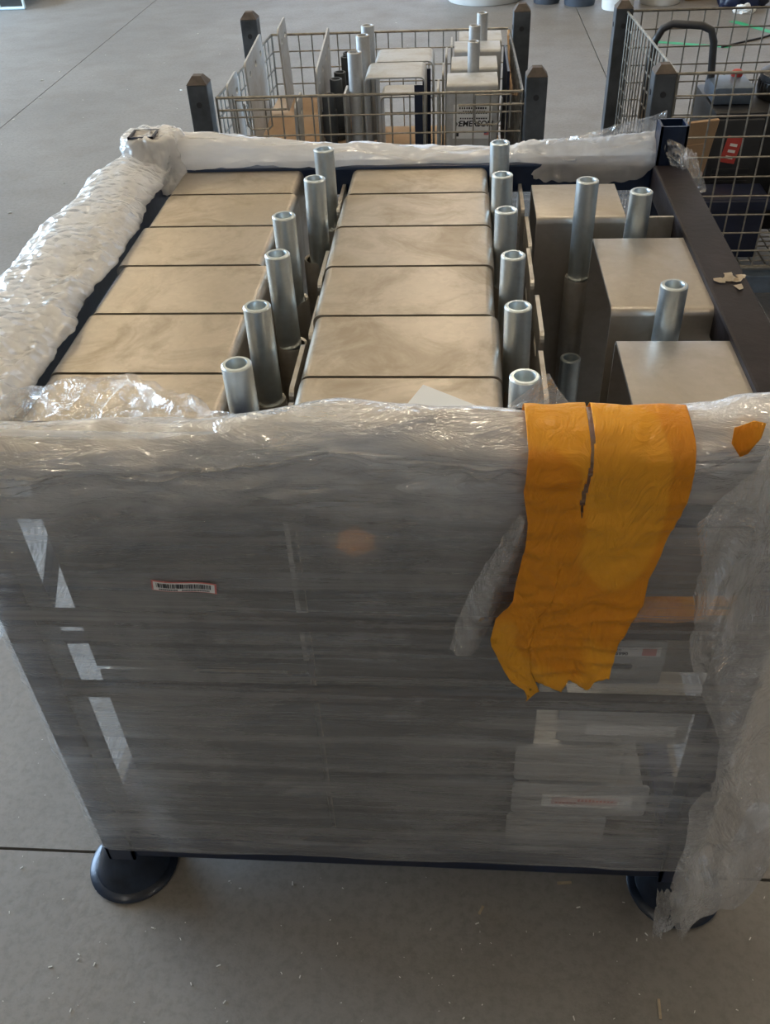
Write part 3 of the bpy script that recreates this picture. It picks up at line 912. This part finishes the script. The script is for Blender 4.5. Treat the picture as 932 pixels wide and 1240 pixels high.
def tape_fn(u, v):
    zb = lin_tab(BOT, u) + .003 * N(u, 0, 0, 25)
    cz = 1.013
    if v < .10:
        t = v / .10; y = .795 - .023 * t; z = .985 + (cz - .985) * math.sin(t * PI / 2); zz = cz
    elif v < .20:
        t = (v - .10) / .10; a = t * PI / 2; y = .772 - .048 * math.sin(a); z = cz - .045 * (1 - math.cos(a)); zz = z
    else:
        t = (v - .20) / .80; y = .724 + .004 * t; z = (cz - .045) + (zb - (cz - .045)) * t; zz = z
    xl, xr = lin_tab(TL, zz), lin_tab(TR, zz)
    x = xl + (xr - xl) * u + .0015 * N(u * 2, z * 6, 0, 6) * (1 - abs(2 * u - 1))
    w_ = .004 * ridge(x * 1.2 + z * .5, 0, z * .6, 13) + .003 * ridge(x * .5, 4, z * 1.8, 22) + .003 * N(x, 0, z, 20)
    return (x, y - .004 - .007 * math.exp(-((v - .2) / .12) ** 2) - abs(w_) * .9, z + (.004 if v < .2 else 0))


def tape_keep(u, v):
    # slit torn from the top rim
    c = .375 + .02 * math.sin(v * 14) + .02 * v; wd = .020 * (1 - (v / .36)) + .012 * math.exp(-((v - .28) / .05) ** 2)
    return not (v < .37 and abs(u - c) < wd)


tp = sheet('orange_tape', 110, 120, tape_fn, MAT['tape'], None, tape_keep)
tag(tp, 'wide torn orange tape sheet draped over the front rim of the rack', 'tape')
md = tp.modifiers.new('thickness', 'SOLIDIFY'); md.thickness = 0.0005


def blob_sheet(name, outline, y, mat, wob=.003, sc=20, tilt=0):
    bm = bmesh.new()
    vs_ = [bm.verts.new((a, 0, b)) for a, b in outline]
    bm.faces.new(vs_); bmesh.ops.triangulate(bm, faces=bm.faces)
    bmesh.ops.subdivide_edges(bm, edges=bm.edges[:], cuts=3, use_grid_fill=True)
    for v in bm.verts: v.co.y = wob * N(v.co.x, 1, v.co.z, sc) + tilt * (v.co.z)
    me = mesh_from(bm, name)
    for p in me.polygons: p.use_smooth = True
    o = link(name, me, mat, None, (0, y, 0))
    md_ = o.modifiers.new('thickness', 'SOLIDIFY'); md_.thickness = 0.0004
    return o


o = blob_sheet('tape_scrap', [(.262, 1.022), (.278, 1.031), (.290, 1.027), (.289, 1.010), (.281, .992), (.274, .988), (.263, 1.004)], .718, MAT['tape'])
tag(o, 'small torn orange tape scrap on the film by the right rail', 'tape')
o = blob_sheet('tape_band', [(.195, .706), (.20, .752), (.25, .754), (.33, .756), (.33, .714), (.26, .709)], .760, MAT['tape'])
tag(o, 'orange tape band showing through the film right of the draped tape', 'tape')
o = blob_sheet('tape_scrap', [(-.130, .845), (-.110, .858), (-.088, .845), (-.090, .822), (-.116, .810), (-.134, .824)], .757, MAT['tape'])
tag(o, 'faint orange tape scrap under the front film, left of the draped tape', 'tape')
# pale sheets tucked under the fold
bm = bmesh.new()
vs_ = [bm.verts.new(p) for p in ((-.054, .835, .968), (-.037, .896, .957), (.024, .845, .962), (.02, .80, .985), (-.06, .80, .985))]
bm.faces.new(vs_[:3]); bm.faces.new((vs_[0], vs_[2], vs_[3], vs_[4]))
o = obj('protective_sheet', bm, MAT['paper']); o.modifiers.new('thickness', 'SOLIDIFY').thickness = .0006
tag(o, 'pale triangular plastic sheet corner lying on the nearest middle housing', 'sheet')
o = blob_sheet('protective_sheet', [(-.062, .998), (.012, .996), (.012, .912), (-.060, .916)], .7475, MAT['paper'], .001)
tag(o, 'pale square plastic sheet under the front film, below the triangular sheet', 'sheet')
# barcode sticker
st = tag(empty('barcode_sticker', (-.318, .742, .772), 0), 'white barcode sticker with red border on the front film', 'sticker')
st.rotation_euler = (0, math.radians(6.5), 0)


def curve_strip(name, w_, h_, mat, yoff, parent, x=0, z=0):
    bm = bmesh.new(); n = 10; rows = []
    for k in range(n + 1):
        xx = -w_ / 2 + w_ * k / n; zz = .0025 * math.sin((xx + x) / .078 * PI * 1.6)
        rows.append([bm.verts.new((xx + x, yoff, zz + z + s * h_ / 2)) for s in (-1, 1)])
    for k in range(n): bm.faces.new((rows[k][0], rows[k + 1][0], rows[k + 1][1], rows[k][1]))
    o = obj(name, bm, mat, parent); o.modifiers.new('thickness', 'SOLIDIFY').thickness = .0003
    return o


curve_strip('border', .078, .0165, MAT['pink'], 0, st)
curve_strip('paper_face', .0735, .0135, MAT['white'], -.0006, st)
rb = random.Random(3); x = -.033
bm = bmesh.new()
while x < .033:
    wb = rb.choice([.0006, .0009, .0014]);
    zz = .0025 * math.sin((x) / .078 * PI * 1.6)
    add_box(bm, (x + wb / 2, -.0012, zz + .0022), (wb, .0002, .0070)); x += wb + rb.choice([.0005, .0008, .0012])
obj('bars', bm, MAT['ink'], st)
bm = bmesh.new(); x = -.030
while x < .030:
    wb = rb.uniform(.0010, .0018); zz = .0025 * math.sin(x / .078 * PI * 1.6)
    if not (-.008 < x < -.004): add_box(bm, (x + wb / 2, -.0012, zz - .0042), (wb, .0002, .0018))
    x += wb + .0007
obj('small_print', bm, MAT['ink'], st)

# ------------------------------------------------------------------ rack behind with wire basket
r2 = rack('wire_basket_rack', 'grey four-post rack with wire basket of brackets behind the wrapped rack', -.777, .226, 2.85, 3.70, 0.13, .785, 0.062, MAT['grey'], MAT['steelblue'], group='racks in the background')
BX, BY = (-.777 + .226) / 2, 3.275
L_ = lambda x, y: (x - BX, y - BY)
bk = [(-.735, 2.87), (.190, 2.87), (.180, 3.66), (-.695, 3.66)]
for a, b, m in ((0, 1, 'wire'), (3, 2, 'wire'), (0, 3, 'dwire'), (1, 2, 'dwire')):
    wire_panel(r2, L_(*bk[a]), L_(*bk[b]), .17, .735, .050, .056, MAT[m], .0026, jit=.004)
bm = bmesh.new(); add_box(bm, (0, 0, 0), (.90, .78, .006)); obj('basket_floor', bm, MAT['dwire'], r2, (0, 0, .17))
for (xx, flip) in ((-.62, 1), (.10, -1)):   # wire latches hanging on the near panel
    bm = bmesh.new()
    add_tube(bm, [(-.055 * flip, 0, .04), (-.055 * flip, 0, -.055)], .0028, 6)
    add_tube(bm, [(-.055 * flip, 0, .04), (.050 * flip, 0, .04), (.050 * flip, 0, -.035), (.038 * flip, 0, -.045), (-.015 * flip, 0, -.045), (-.025 * flip, 0, -.035), (-.03 * flip, 0, .03)], .0028, 6)
    add_tube(bm, [(-.11 * flip, 0, .012), (.10 * flip, 0, .012)], .0035, 6)
    obj('latch', bm, MAT['wire'], r2, (xx - BX, 2.860 - BY, .69), smooth=True)

# slotted plates standing along the left of the basket
def slotted(loc, L, H, label, rz=0.0, ry=0.0, n=2):
    holes = []
    for k in range(n):
        holes.append(slot_loop(-L / 2 + L * (k + .5) / n, H - .05, .035, .018))
    bm = plate_bm([(a, b + H / 2) for a, b in rounded_rect(L, H, .018)], holes, .006)
    o = obj('slotted_plate', bm, MAT['matte'], None, loc, (0, ry, rz))
    return tag(o, label, 'steel plate', 'slotted plates in the wire basket')


slotted((-.700, 2.97, .523), .17, .245, 'slotted zinc plate nearest the camera on the basket left side', .03, -.03)
slotted((-.680, 3.25, .523), .40, .265, 'long slotted zinc plate in the middle of the basket left side', .05, -.03, 3)
slotted((-.630, 3.55, .523), .20, .275, 'slotted zinc plate at the far end of the basket left side', .04, -.03)
slotted((-.465, 3.30, .523), .58, .25, 'long slotted plate standing before the dark pipes in the basket', .05, .02, 4)
slotted((-.510, 2.97, .523), .16, .18, 'short slotted plate leaning near the basket front beside cardboard', .02, .03)
bm = bmesh.new(); add_box(bm, (0, 0, .0), (.32, .74, .012), bev=.002)
for k in range(5): add_box(bm, (-.13 + k * .065, 0, -.006), (.004, .74, .01))
tag(obj('cardboard_sheet', bm, MAT['card'], None, (-.53, 3.27, .515)), 'brown cardboard sheet lining the left half of the wire basket', 'cardboard')
bm = bmesh.new(); add_box(bm, (0, 0, 0.125), (.84, .74, .21), bev=.004); add_box(bm, (0, -.372, .12), (.05, .003, .18)); add_box(bm, (0, .372, .12), (.05, .003, .18))
add_box(bm, (-.26, 0, .28), (.30, .72, .10), bev=.003)
tag(obj('cardboard_box', bm, MAT['card'], None, (-.27, 3.27, .178)), 'brown cardboard box filling the bottom of the wire basket', 'box')
# dark pipes between plate and housings
for k, (x, y) in enumerate(((-.415, 3.04), (-.400, 3.14), (-.405, 3.30), (-.392, 3.42), (-.400, 3.56))):
    bm = pipe_bm(.0205, .014, .0, .17 + .02 * (k % 2)); bm2 = bm
    add_lathe(bm, [(.0205, .12), (.025, .122), (.025, .04), (.0205, .038)], 20)
    tag(obj('pipe_stub', bm, MAT['grey'], None, (x, y, .523), smooth=True),
        'dark pipe stub beside the slotted plate, %s in the basket' % ('first from the front', 'second from the front', 'third from the front', 'fourth from the front', 'farthest')[k], 'pipe', 'dark pipe stubs in the basket')

# housings in the basket
GR2 = 'housings in the wire basket'


def bhousing(xa, xb, ya, yb, zt, label, pipe_side, ppos, rz=0, drop=.34):
    e = tag(empty('steel_housing', ((xa + xb) / 2, (ya + yb) / 2, zt - drop)), label, 'steel housing', GR2)
    bm = u_cover_bm(xb - xa, yb - ya, drop, .004, .018)
    obj('cover', bm, MAT['matte'], e, smooth=True)
    cx, cy = (xa + xb) / 2, (ya + yb) / 2
    for (px, py, pz) in ppos:
        bm = pipe_bm(.0215, .0155, 0, .36 if pz > .8 else .28)
        obj('pipe', bm, MAT['matte'], e, (px - cx, py - cy, (pz - (zt - drop)) - (.36 if pz > .8 else .28)), smooth=True)
        bm = plate_bm([(a, b + .15) for a, b in rounded_rect(.11, .30, .012)], [], .006)
        obj('flange_plate', bm, MAT['matte'], e, (px - .035 - cx, py - cy, -.0), (0, 0, 0))
    return e


h1 = bhousing(-.285, -.100, 2.895, 3.065, .775, 'large open-fronted zinc housing near the middle of the wire basket', -1, [(-.312, 2.93, .84)])
h2 = bhousing(-.268, -.080, 3.075, 3.235, .775, 'zinc housing right behind the large open-fronted one in the basket', -1, [(-.300, 3.09, .85)])
h2b = bhousing(-.268, -.085, 3.26, 3.40, .62, 'low zinc housing at the back of the basket behind two others', -1, [(-.30, 3.27, .84)], drop=.21)
for (xa, xb, ya, yb, nm) in ((-.285, -.100, 2.895, 3.065, h1), (-.268, -.080, 3.075, 3.235, h2)):
    bm = bmesh.new(); add_box(bm, (0, 0, 0), (.026, .003, .30)); obj('inner_flange', bm, MAT['navy'], nm, (.072, -(yb - ya) / 2 + .008, .165))
hs = []
for k, (xa, xb, ya, yb, zt, lab, pp) in enumerate((
        (-.036, .118, 2.90, 3.035, .75, 'zinc housing with printed white label behind the basket latch', [(.045, 3.065, .83)]),
        (-.024, .122, 3.10, 3.25, .745, 'zinc housing second from the front on the basket right side', [(.050, 3.275, .83)]),
        (-.016, .138, 3.30, 3.43, .75, 'zinc housing third from the front on the basket right side', [(.078, 3.455, .83)]),
        (.000, .148, 3.475, 3.62, .74, 'zinc housing farthest back on the basket right side', []))):
    e = tag(empty('steel_housing', ((xa + xb) / 2, (ya + yb) / 2, zt - .32)), lab, 'steel housing', GR2)
    bm = u_cover_bm(yb - ya, xb - xa, .32, .004, .010)
    obj('cover', bm, MAT['matte'], e, (0, 0, 0), (0, 0, PI / 2), smooth=True)
    for (px, py, pz) in pp:
        obj('pipe', pipe_bm(.0185, .013, 0, .38), MAT['matte'], e, (px - (xa + xb) / 2, py - (ya + yb) / 2, pz - (zt - .32) - .38), smooth=True)
    bm = plate_bm([(a, b + .15) for a, b in rounded_rect(yb - ya - .01, .30, .012)], [slot_loop(0, .25, .04, .014)], .006)
    obj('flange_plate', bm, MAT['matte'], e, (-(xb - xa) / 2 - .030, .02, 0.0))
    hs.append(e)
e = hs[0]
bm = bmesh.new(); add_box(bm, (0, 0, 0), (.118, .001, .100)); lb = obj('label_sheet', bm, MAT['white'], e, (0.002, -.0685, .212), (0, math.radians(1), 0))
text_mesh('EMERSON', .0235, MAT['ink'], lb, (.010, -.0008, -.006), (PI / 2, 0, 0), shear=.15, bold=.0006)
bm = bmesh.new()
for (zz, wd, hh, xo) in ((.040, .085, .006, 0), (.031, .070, .003, .004), (.025, .09, .003, 0), (.010, .085, .004, .003), (-.030, .05, .003, -.004)):
    n = int(wd / .007)
    for q in range(n): add_box(bm, (xo - wd / 2 + (q + .5) * wd / n, -.0009, zz), (wd / n * random.uniform(.55, .8), .0004, hh))
for q in range(2): add_tube(bm, [(-.050 + q * .008, -.001, -.013), (-.046 + q * .008, -.001, -.006), (-.050 + q * .008, -.001, .000)], .0015, 5)
add_box(bm, (-.046, -.0009, -.038), (.011, .0004, .011))
obj('print', bm, MAT['ink'], lb)
bm = bmesh.new(); add_box(bm, (0, 0, 0), (.016, .0005, .012)); fg = obj('flag', bm, MAT['pink'], lb, (.045, -.0009, -.033))
bm = bmesh.new(); add_box(bm, (0, 0, 0), (.008, .0005, .006)); obj('canton', bm, MAT['flagblue'], lb, (.041, -.0013, -.030))
# navy straps against the basket right side
bm = bmesh.new(); add_box(bm, (0, 0, .15), (.008, .34, .30), bev=.002)
tag(obj('steel_plate', bm, MAT['navy'], None, (.158, 3.28, .43)), 'dark navy plate leaning on the right wires of the basket', 'steel plate')
pts = [(.176, 3.60 - .08 * k, .74 - .20 * math.sin(k / 8 * PI) * .4 - .004 * k + .006 * math.sin(k * 2.1)) for k in range(9)]
bm = bmesh.new(); add_tube(bm, pts, .006, 6)
tag(obj('frayed_rope', bm, MAT['card'], None, smooth=True), 'tan frayed cord lying along the right rim of the basket', 'rope')

# ------------------------------------------------------------------ right-hand rack with machine
r3 = rack('mesh_side_rack', 'dark four-post rack with tall mesh sides holding black machinery at right', .590, 1.56, 2.85, 3.70, .13, .785, .062, MAT['grey'], MAT['steelblue'], group='racks in the background')
CX3, CY3 = (.590 + 1.56) / 2, 3.275
L3 = lambda x, y: (x - CX3, y - CY3)
bk = [(.632, 2.86), (1.53, 2.86), (1.53, 3.68), (.60, 3.68)]
for a, b, m, sp in ((0, 1, 'wire', .055), (3, 2, 'dwire', .055), (0, 3, 'wire', .045), (1, 2, 'dwire', .055)):
    wire_panel(r3, L3(*bk[a]), L3(*bk[b]), .175, .775, sp, .060 if a != 0 or b == 1 else .05, MAT[m], .0027, jit=.003)
bm = bmesh.new()
for k in range(22): add_tube(bm, [(-.46, -.40 + .80 * k / 21, 0), (.46, -.40 + .80 * k / 21, 0)], .0026, 5)
for k in range(24): add_tube(bm, [(-.46 + .92 * k / 23, -.40, .004), (-.46 + .92 * k / 23, .40, .004)], .0026, 5)
tag(obj('basket_floor', bm, MAT['wire'], r3, (0, 0, .175)), kind='stuff')
# black machine with tubular handle
mc = tag(empty('portable_generator', (1.05, 3.30, .185)), 'black portable machine with tube handle and red sticker in the right rack', 'machine')
bm = bmesh.new(); add_box(bm, (0, 0, .20), (.44, .34, .40), bev=.02); obj('body', bm, MAT['black'], mc, smooth=True)
bm = bmesh.new(); add_box(bm, (0, 0, 0), (.16, .012, .28), bev=.004)
for k in range(5): add_box(bm, (.0, -.008, -.10 + k * .02), (.12, .006, .007))
obj('front_panel', bm, MAT['dgrey'], mc, (-.14, -.176, .24))
bm = bmesh.new(); add_box(bm, (0, 0, 0), (.05, .002, .085)); sk = obj('sticker', bm, MAT['red'], mc, (-.150, -.1835, .285), (0, math.radians(10), 0))
bm = bmesh.new()
for k in range(3): add_box(bm, (.002, -.0014, -.024 + .02 * k), (.024, .0006, .009))
obj('print', bm, MAT['white'], sk)
bm = bmesh.new(); add_box(bm, (0, 0, 0), (.13, .16, .055), bev=.012); obj('control_box', bm, MAT['steelblue'], mc, (-.15, -.02, .428), smooth=True)
bm = bmesh.new(); add_lathe(bm, [(0, 0), (.018, 0), (.02, .012), (.012, .02), (0, .022)], 16); obj('fuel_cap', bm, MAT['red'], mc, (-.12, .03, .457), smooth=True)
bm = bmesh.new(); add_lathe(bm, [(0, .0), (.125, 0), (.128, .02), (.120, .05), (.125, .055), (.125, .072), (.10, .085), (0, .088)], 36)
cv = obj('engine_cover', bm, MAT['black'], mc, (.075, -.01, .402), smooth=True)
bm = bmesh.new()
for k in range(40):
    a = 2 * PI * k / 40; add_box(bm, (.1245 * math.cos(a), .1245 * math.sin(a), .036), (.006, .004, .026), Matrix.Rotation(0, 3, 'Z'))
obj('fins', bm, MAT['dgrey'], cv)
bm = bmesh.new(); pts = [(-.40, .12, .12), (-.40, .10, .47), (-.395, .09, .555), (-.375, .085, .595), (-.345, .08, .610), (-.255, .05, .608), (-.225, .045, .595), (-.212, .04, .56), (-.200, .03, .42), (-.195, .02, .30)]
add_tube(bm, pts, .0125, 10); add_tube(bm, [(-.40, .12, .13), (-.18, .10, .13)], .0125, 10)
obj('handle', bm, MAT['dgrey'], mc, smooth=True)
# stuff standing round the machine
def tote(loc, s, label, mat):
    e = tag(empty('storage_tote', loc), label, 'tote')
    bm = bmesh.new(); add_box(bm, (0, 0, s[2] / 2), s, bev=.012); obj('body', bm, mat, e, smooth=True)
    bm = bmesh.new(); add_box(bm, (0, 0, s[2] - .02), (s[0] + .02, s[1] + .02, .03), bev=.006); obj('rim', bm, mat, e, smooth=True)
    return e


tote((.88, 2.98, .185), (.22, .14, .20), 'dark navy plastic tote low behind the wires of the right rack', MAT['navy'])
tote((1.20, 2.98, .185), (.26, .14, .21), 'dark navy plastic tote at the right edge behind the wires', MAT['black'])
bm = bmesh.new(); add_box(bm, (0, 0, .13), (.18, .10, .26), bev=.003); add_box(bm, (0, 0, .261), (.03, .10, .002))
tag(obj('cardboard_box', bm, MAT['card'], None, (1.24, 3.00, .398)), 'orange brown cardboard box standing on a tote at the right edge', 'box')
bm = bmesh.new(); add_box(bm, (0, 0, .0), (.16, .012, .20), bev=.003); add_box(bm, (0, -.007, 0), (.10, .003, .05))
tag(obj('cardboard_scrap', bm, MAT['card'], None, (.735, 3.02, .50), (math.radians(12), 0, .3)), 'brown cardboard scrap leaning behind the post of the right rack', 'cardboard')

# ------------------------------------------------------------------ far floor
def bucket(x, y, r, h, mat, label, lean=1.12):
    e = tag(empty('bucket', (x, y, 0)), label, 'bucket', 'buckets at the top of the picture')
    bm = bmesh.new(); add_lathe(bm, [(0, 0), (r * .96, 0), (r, .012), (r * lean, h), (r * lean - .006, h), (r * .96, .02), (0, .02)], 32); obj('shell', bm, mat, e, smooth=True)
    bm = bmesh.new(); add_lathe(bm, [(r * lean * .985, h - .07), (r * lean + .008, h - .068), (r * lean + .008, h - .05), (r * lean * .99, h - .048)], 32); obj('rim_ring', bm, mat, e, smooth=True)
    pts = [(math.cos(a) * (r * lean + .006), -math.sin(a) * .04 - .02, h - .06 - math.sin(a) * .14) for a in [PI * k / 10 for k in range(11)]]
    bm = bmesh.new(); add_tube(bm, pts, .003, 6); obj('bail', bm, MAT['dwire'], e, smooth=True)
    return e


bucket(.20, 8.10, .30, .36, MAT['bucket'], 'wide white tub at the top edge behind the wire basket')
bucket(.665, 7.90, .10, .36, MAT['slate'], 'small dark slate bucket at the top edge, left of the joint')
bucket(.905, 7.80, .115, .36, MAT['slate'], 'dark slate bucket standing over the floor joint')
bucket(1.165, 7.62, .115, .36, MAT['bucket'], 'white bucket behind the tall rack post')
bucket(1.50, 7.78, .15, .36, MAT['bucket'], 'white bucket behind the mesh rack handle')
bm = bmesh.new(); add_box(bm, (0, 0, .15), (.34, .3, .30), bev=.004); add_box(bm, (0, 0, .301), (.05, .3, .002))
tag(obj('cardboard_box', bm, MAT['card'], None, (1.86, 7.95, 0)), 'brown cardboard box on the far floor beside the white bucket', 'box')


def heap(loc, s, mat, label, cat, name, seed):
    bm = bmesh.new(); bmesh.ops.create_icosphere(bm, subdivisions=4, radius=1.0)
    for v in bm.verts:
        d = 1 + .28 * N(v.co.x + seed, v.co.y, v.co.z, 2.0) + .08 * N(v.co.x, v.co.y + seed, v.co.z, 6)
        v.co = Vector((v.co.x * s[0] * d, v.co.y * s[1] * d, max(-.0, (v.co.z + .35) * s[2] * d)))
    return tag(obj(name, bm, mat, None, loc, smooth=True), label, cat)


heap((2.06, 7.60, 0), (.16, .13, .22), MAT['navy'], 'crumpled navy bag at the top right on the far floor', 'bag', 'plastic_bag', 1)
heap((2.02, 7.36, 0), (.07, .05, .04), MAT['bucket'], 'small crumpled white rag before the navy bag', 'rag', 'rag', 4)
heap((2.42, 7.55, 0), (.12, .12, .22), MAT['steelblue'], 'blue sack at the top right corner on the far floor', 'bag', 'plastic_bag', 7)
# floor marking tape
for (a, b, wd, m, lab) in (((1.27, 6.60), (1.72, 6.41), .05, 'green', 'green marking tape strip on the floor seen through the near mesh'),
                           ((1.88, 7.11), (2.20, 6.52), .06, 'green', 'slanting green marking tape strip at the right edge of the floor')):
    d = Vector((b[0] - a[0], b[1] - a[1], 0)); n = Vector((-d.y, d.x, 0)).normalized() * wd / 2
    bm = bmesh.new(); k = 12; prev = None
    for i in range(k + 1):
        p = Vector((a[0], a[1], 0)) + d * i / k; j = random.uniform(.85, 1.05)
        cur = (bm.verts.new(p + n * j), bm.verts.new(p - n * j))
        if prev: bm.faces.new((prev[0], prev[1], cur[1], cur[0]))
        prev = cur
    o = obj('floor_tape', bm, MAT[m], None, (0, 0, .0016)); o.modifiers.new('thickness', 'SOLIDIFY').thickness = .001
    tag(o, lab, 'floor tape')
bm = bmesh.new(); add_tube(bm, [(1.66, 6.40, .006), (1.80, 6.50, .006), (1.95, 6.60, .006), (2.12, 6.75, .006)], .006, 6)
tag(obj('cable', bm, MAT['ink'], None, smooth=True), 'thin dark cable on the floor beside the green tape', 'cable')
# pale cart frame in the top left corner
ct = tag(empty('cart', (-3.72, 8.32, 0)), 'pale blue metal cart end with an open rectangular leg frame, top left', 'cart')
bm = bmesh.new(); pts = [(-.10, -.09, .012), (.11, -.09, .012), (.11, -.09, .125), (-.12, -.09, .125)]
for a, b in zip(pts, pts[1:] + pts[:1]): add_tube(bm, [a, b], .012, 8)
obj('leg_frame', bm, MAT['pale'], ct, smooth=True)
bm = bmesh.new(); add_box(bm, (-.30, .25, .16), (.84, .72, .05), bev=.008); obj('platform', bm, MAT['pale'], ct)
bm = bmesh.new()
add_box(bm, (.08, .45, .07), (.05, .05, .14)); obj('leg', bm, MAT['pale'], ct)
bm = bmesh.new(); add_box(bm, (-.66, .45, .07), (.05, .05, .14)); obj('leg', bm, MAT['pale'], ct)
bm = bmesh.new(); add_box(bm, (-.66, -.06, .07), (.05, .05, .14)); obj('leg', bm, MAT['pale'], ct)

# crumbs and splinters on the floor
bm = bmesh.new(); rc = random.Random(11)
for k in range(330):
    if k < 220: x, y = rc.uniform(-1.0, .8), rc.uniform(.45, 1.15)
    else: x, y = rc.uniform(-3.2, 1.0), rc.uniform(1.5, 7.5)
    if -.66 < x < .48 and y > .72 and k < 220 and y < 1.7: y = rc.uniform(.45, .80)
    L = rc.choice([.0009, .0012, .0016, .0022, .0032]) * (1 if y < 1.5 else 3); 
    add_box(bm, (x, y, .0008 + L * .2), (L * rc.uniform(1, 2.2), L * .5, L * .4), Matrix.Rotation(rc.uniform(0, 3), 3, 'Z'))
tag(obj('floor_crumbs', bm, MAT['bucket']), 'pale crumbs and splinters scattered over the concrete floor', 'debris', kind='stuff')
for (x, y, L, a, lab) in ((.20, .80, .025, 0.1, 'flat pale wood chip on the floor before the rack middle'), (.055, .745, .016, 1.1, 'short wood splinter on the floor left of the right foot'), (.33, .60, .030, 1.5, 'long wood splinter on the floor in front of the right foot')):
    bm = bmesh.new(); add_box(bm, (0, 0, .002), (L, .0045, .003), bev=.0008)
    o = obj('wood_splinter', bm, MAT['beige'], None, (x, y, 0.0005), (0, 0, a)); tag(o, lab, 'splinter', 'splinters on the floor')
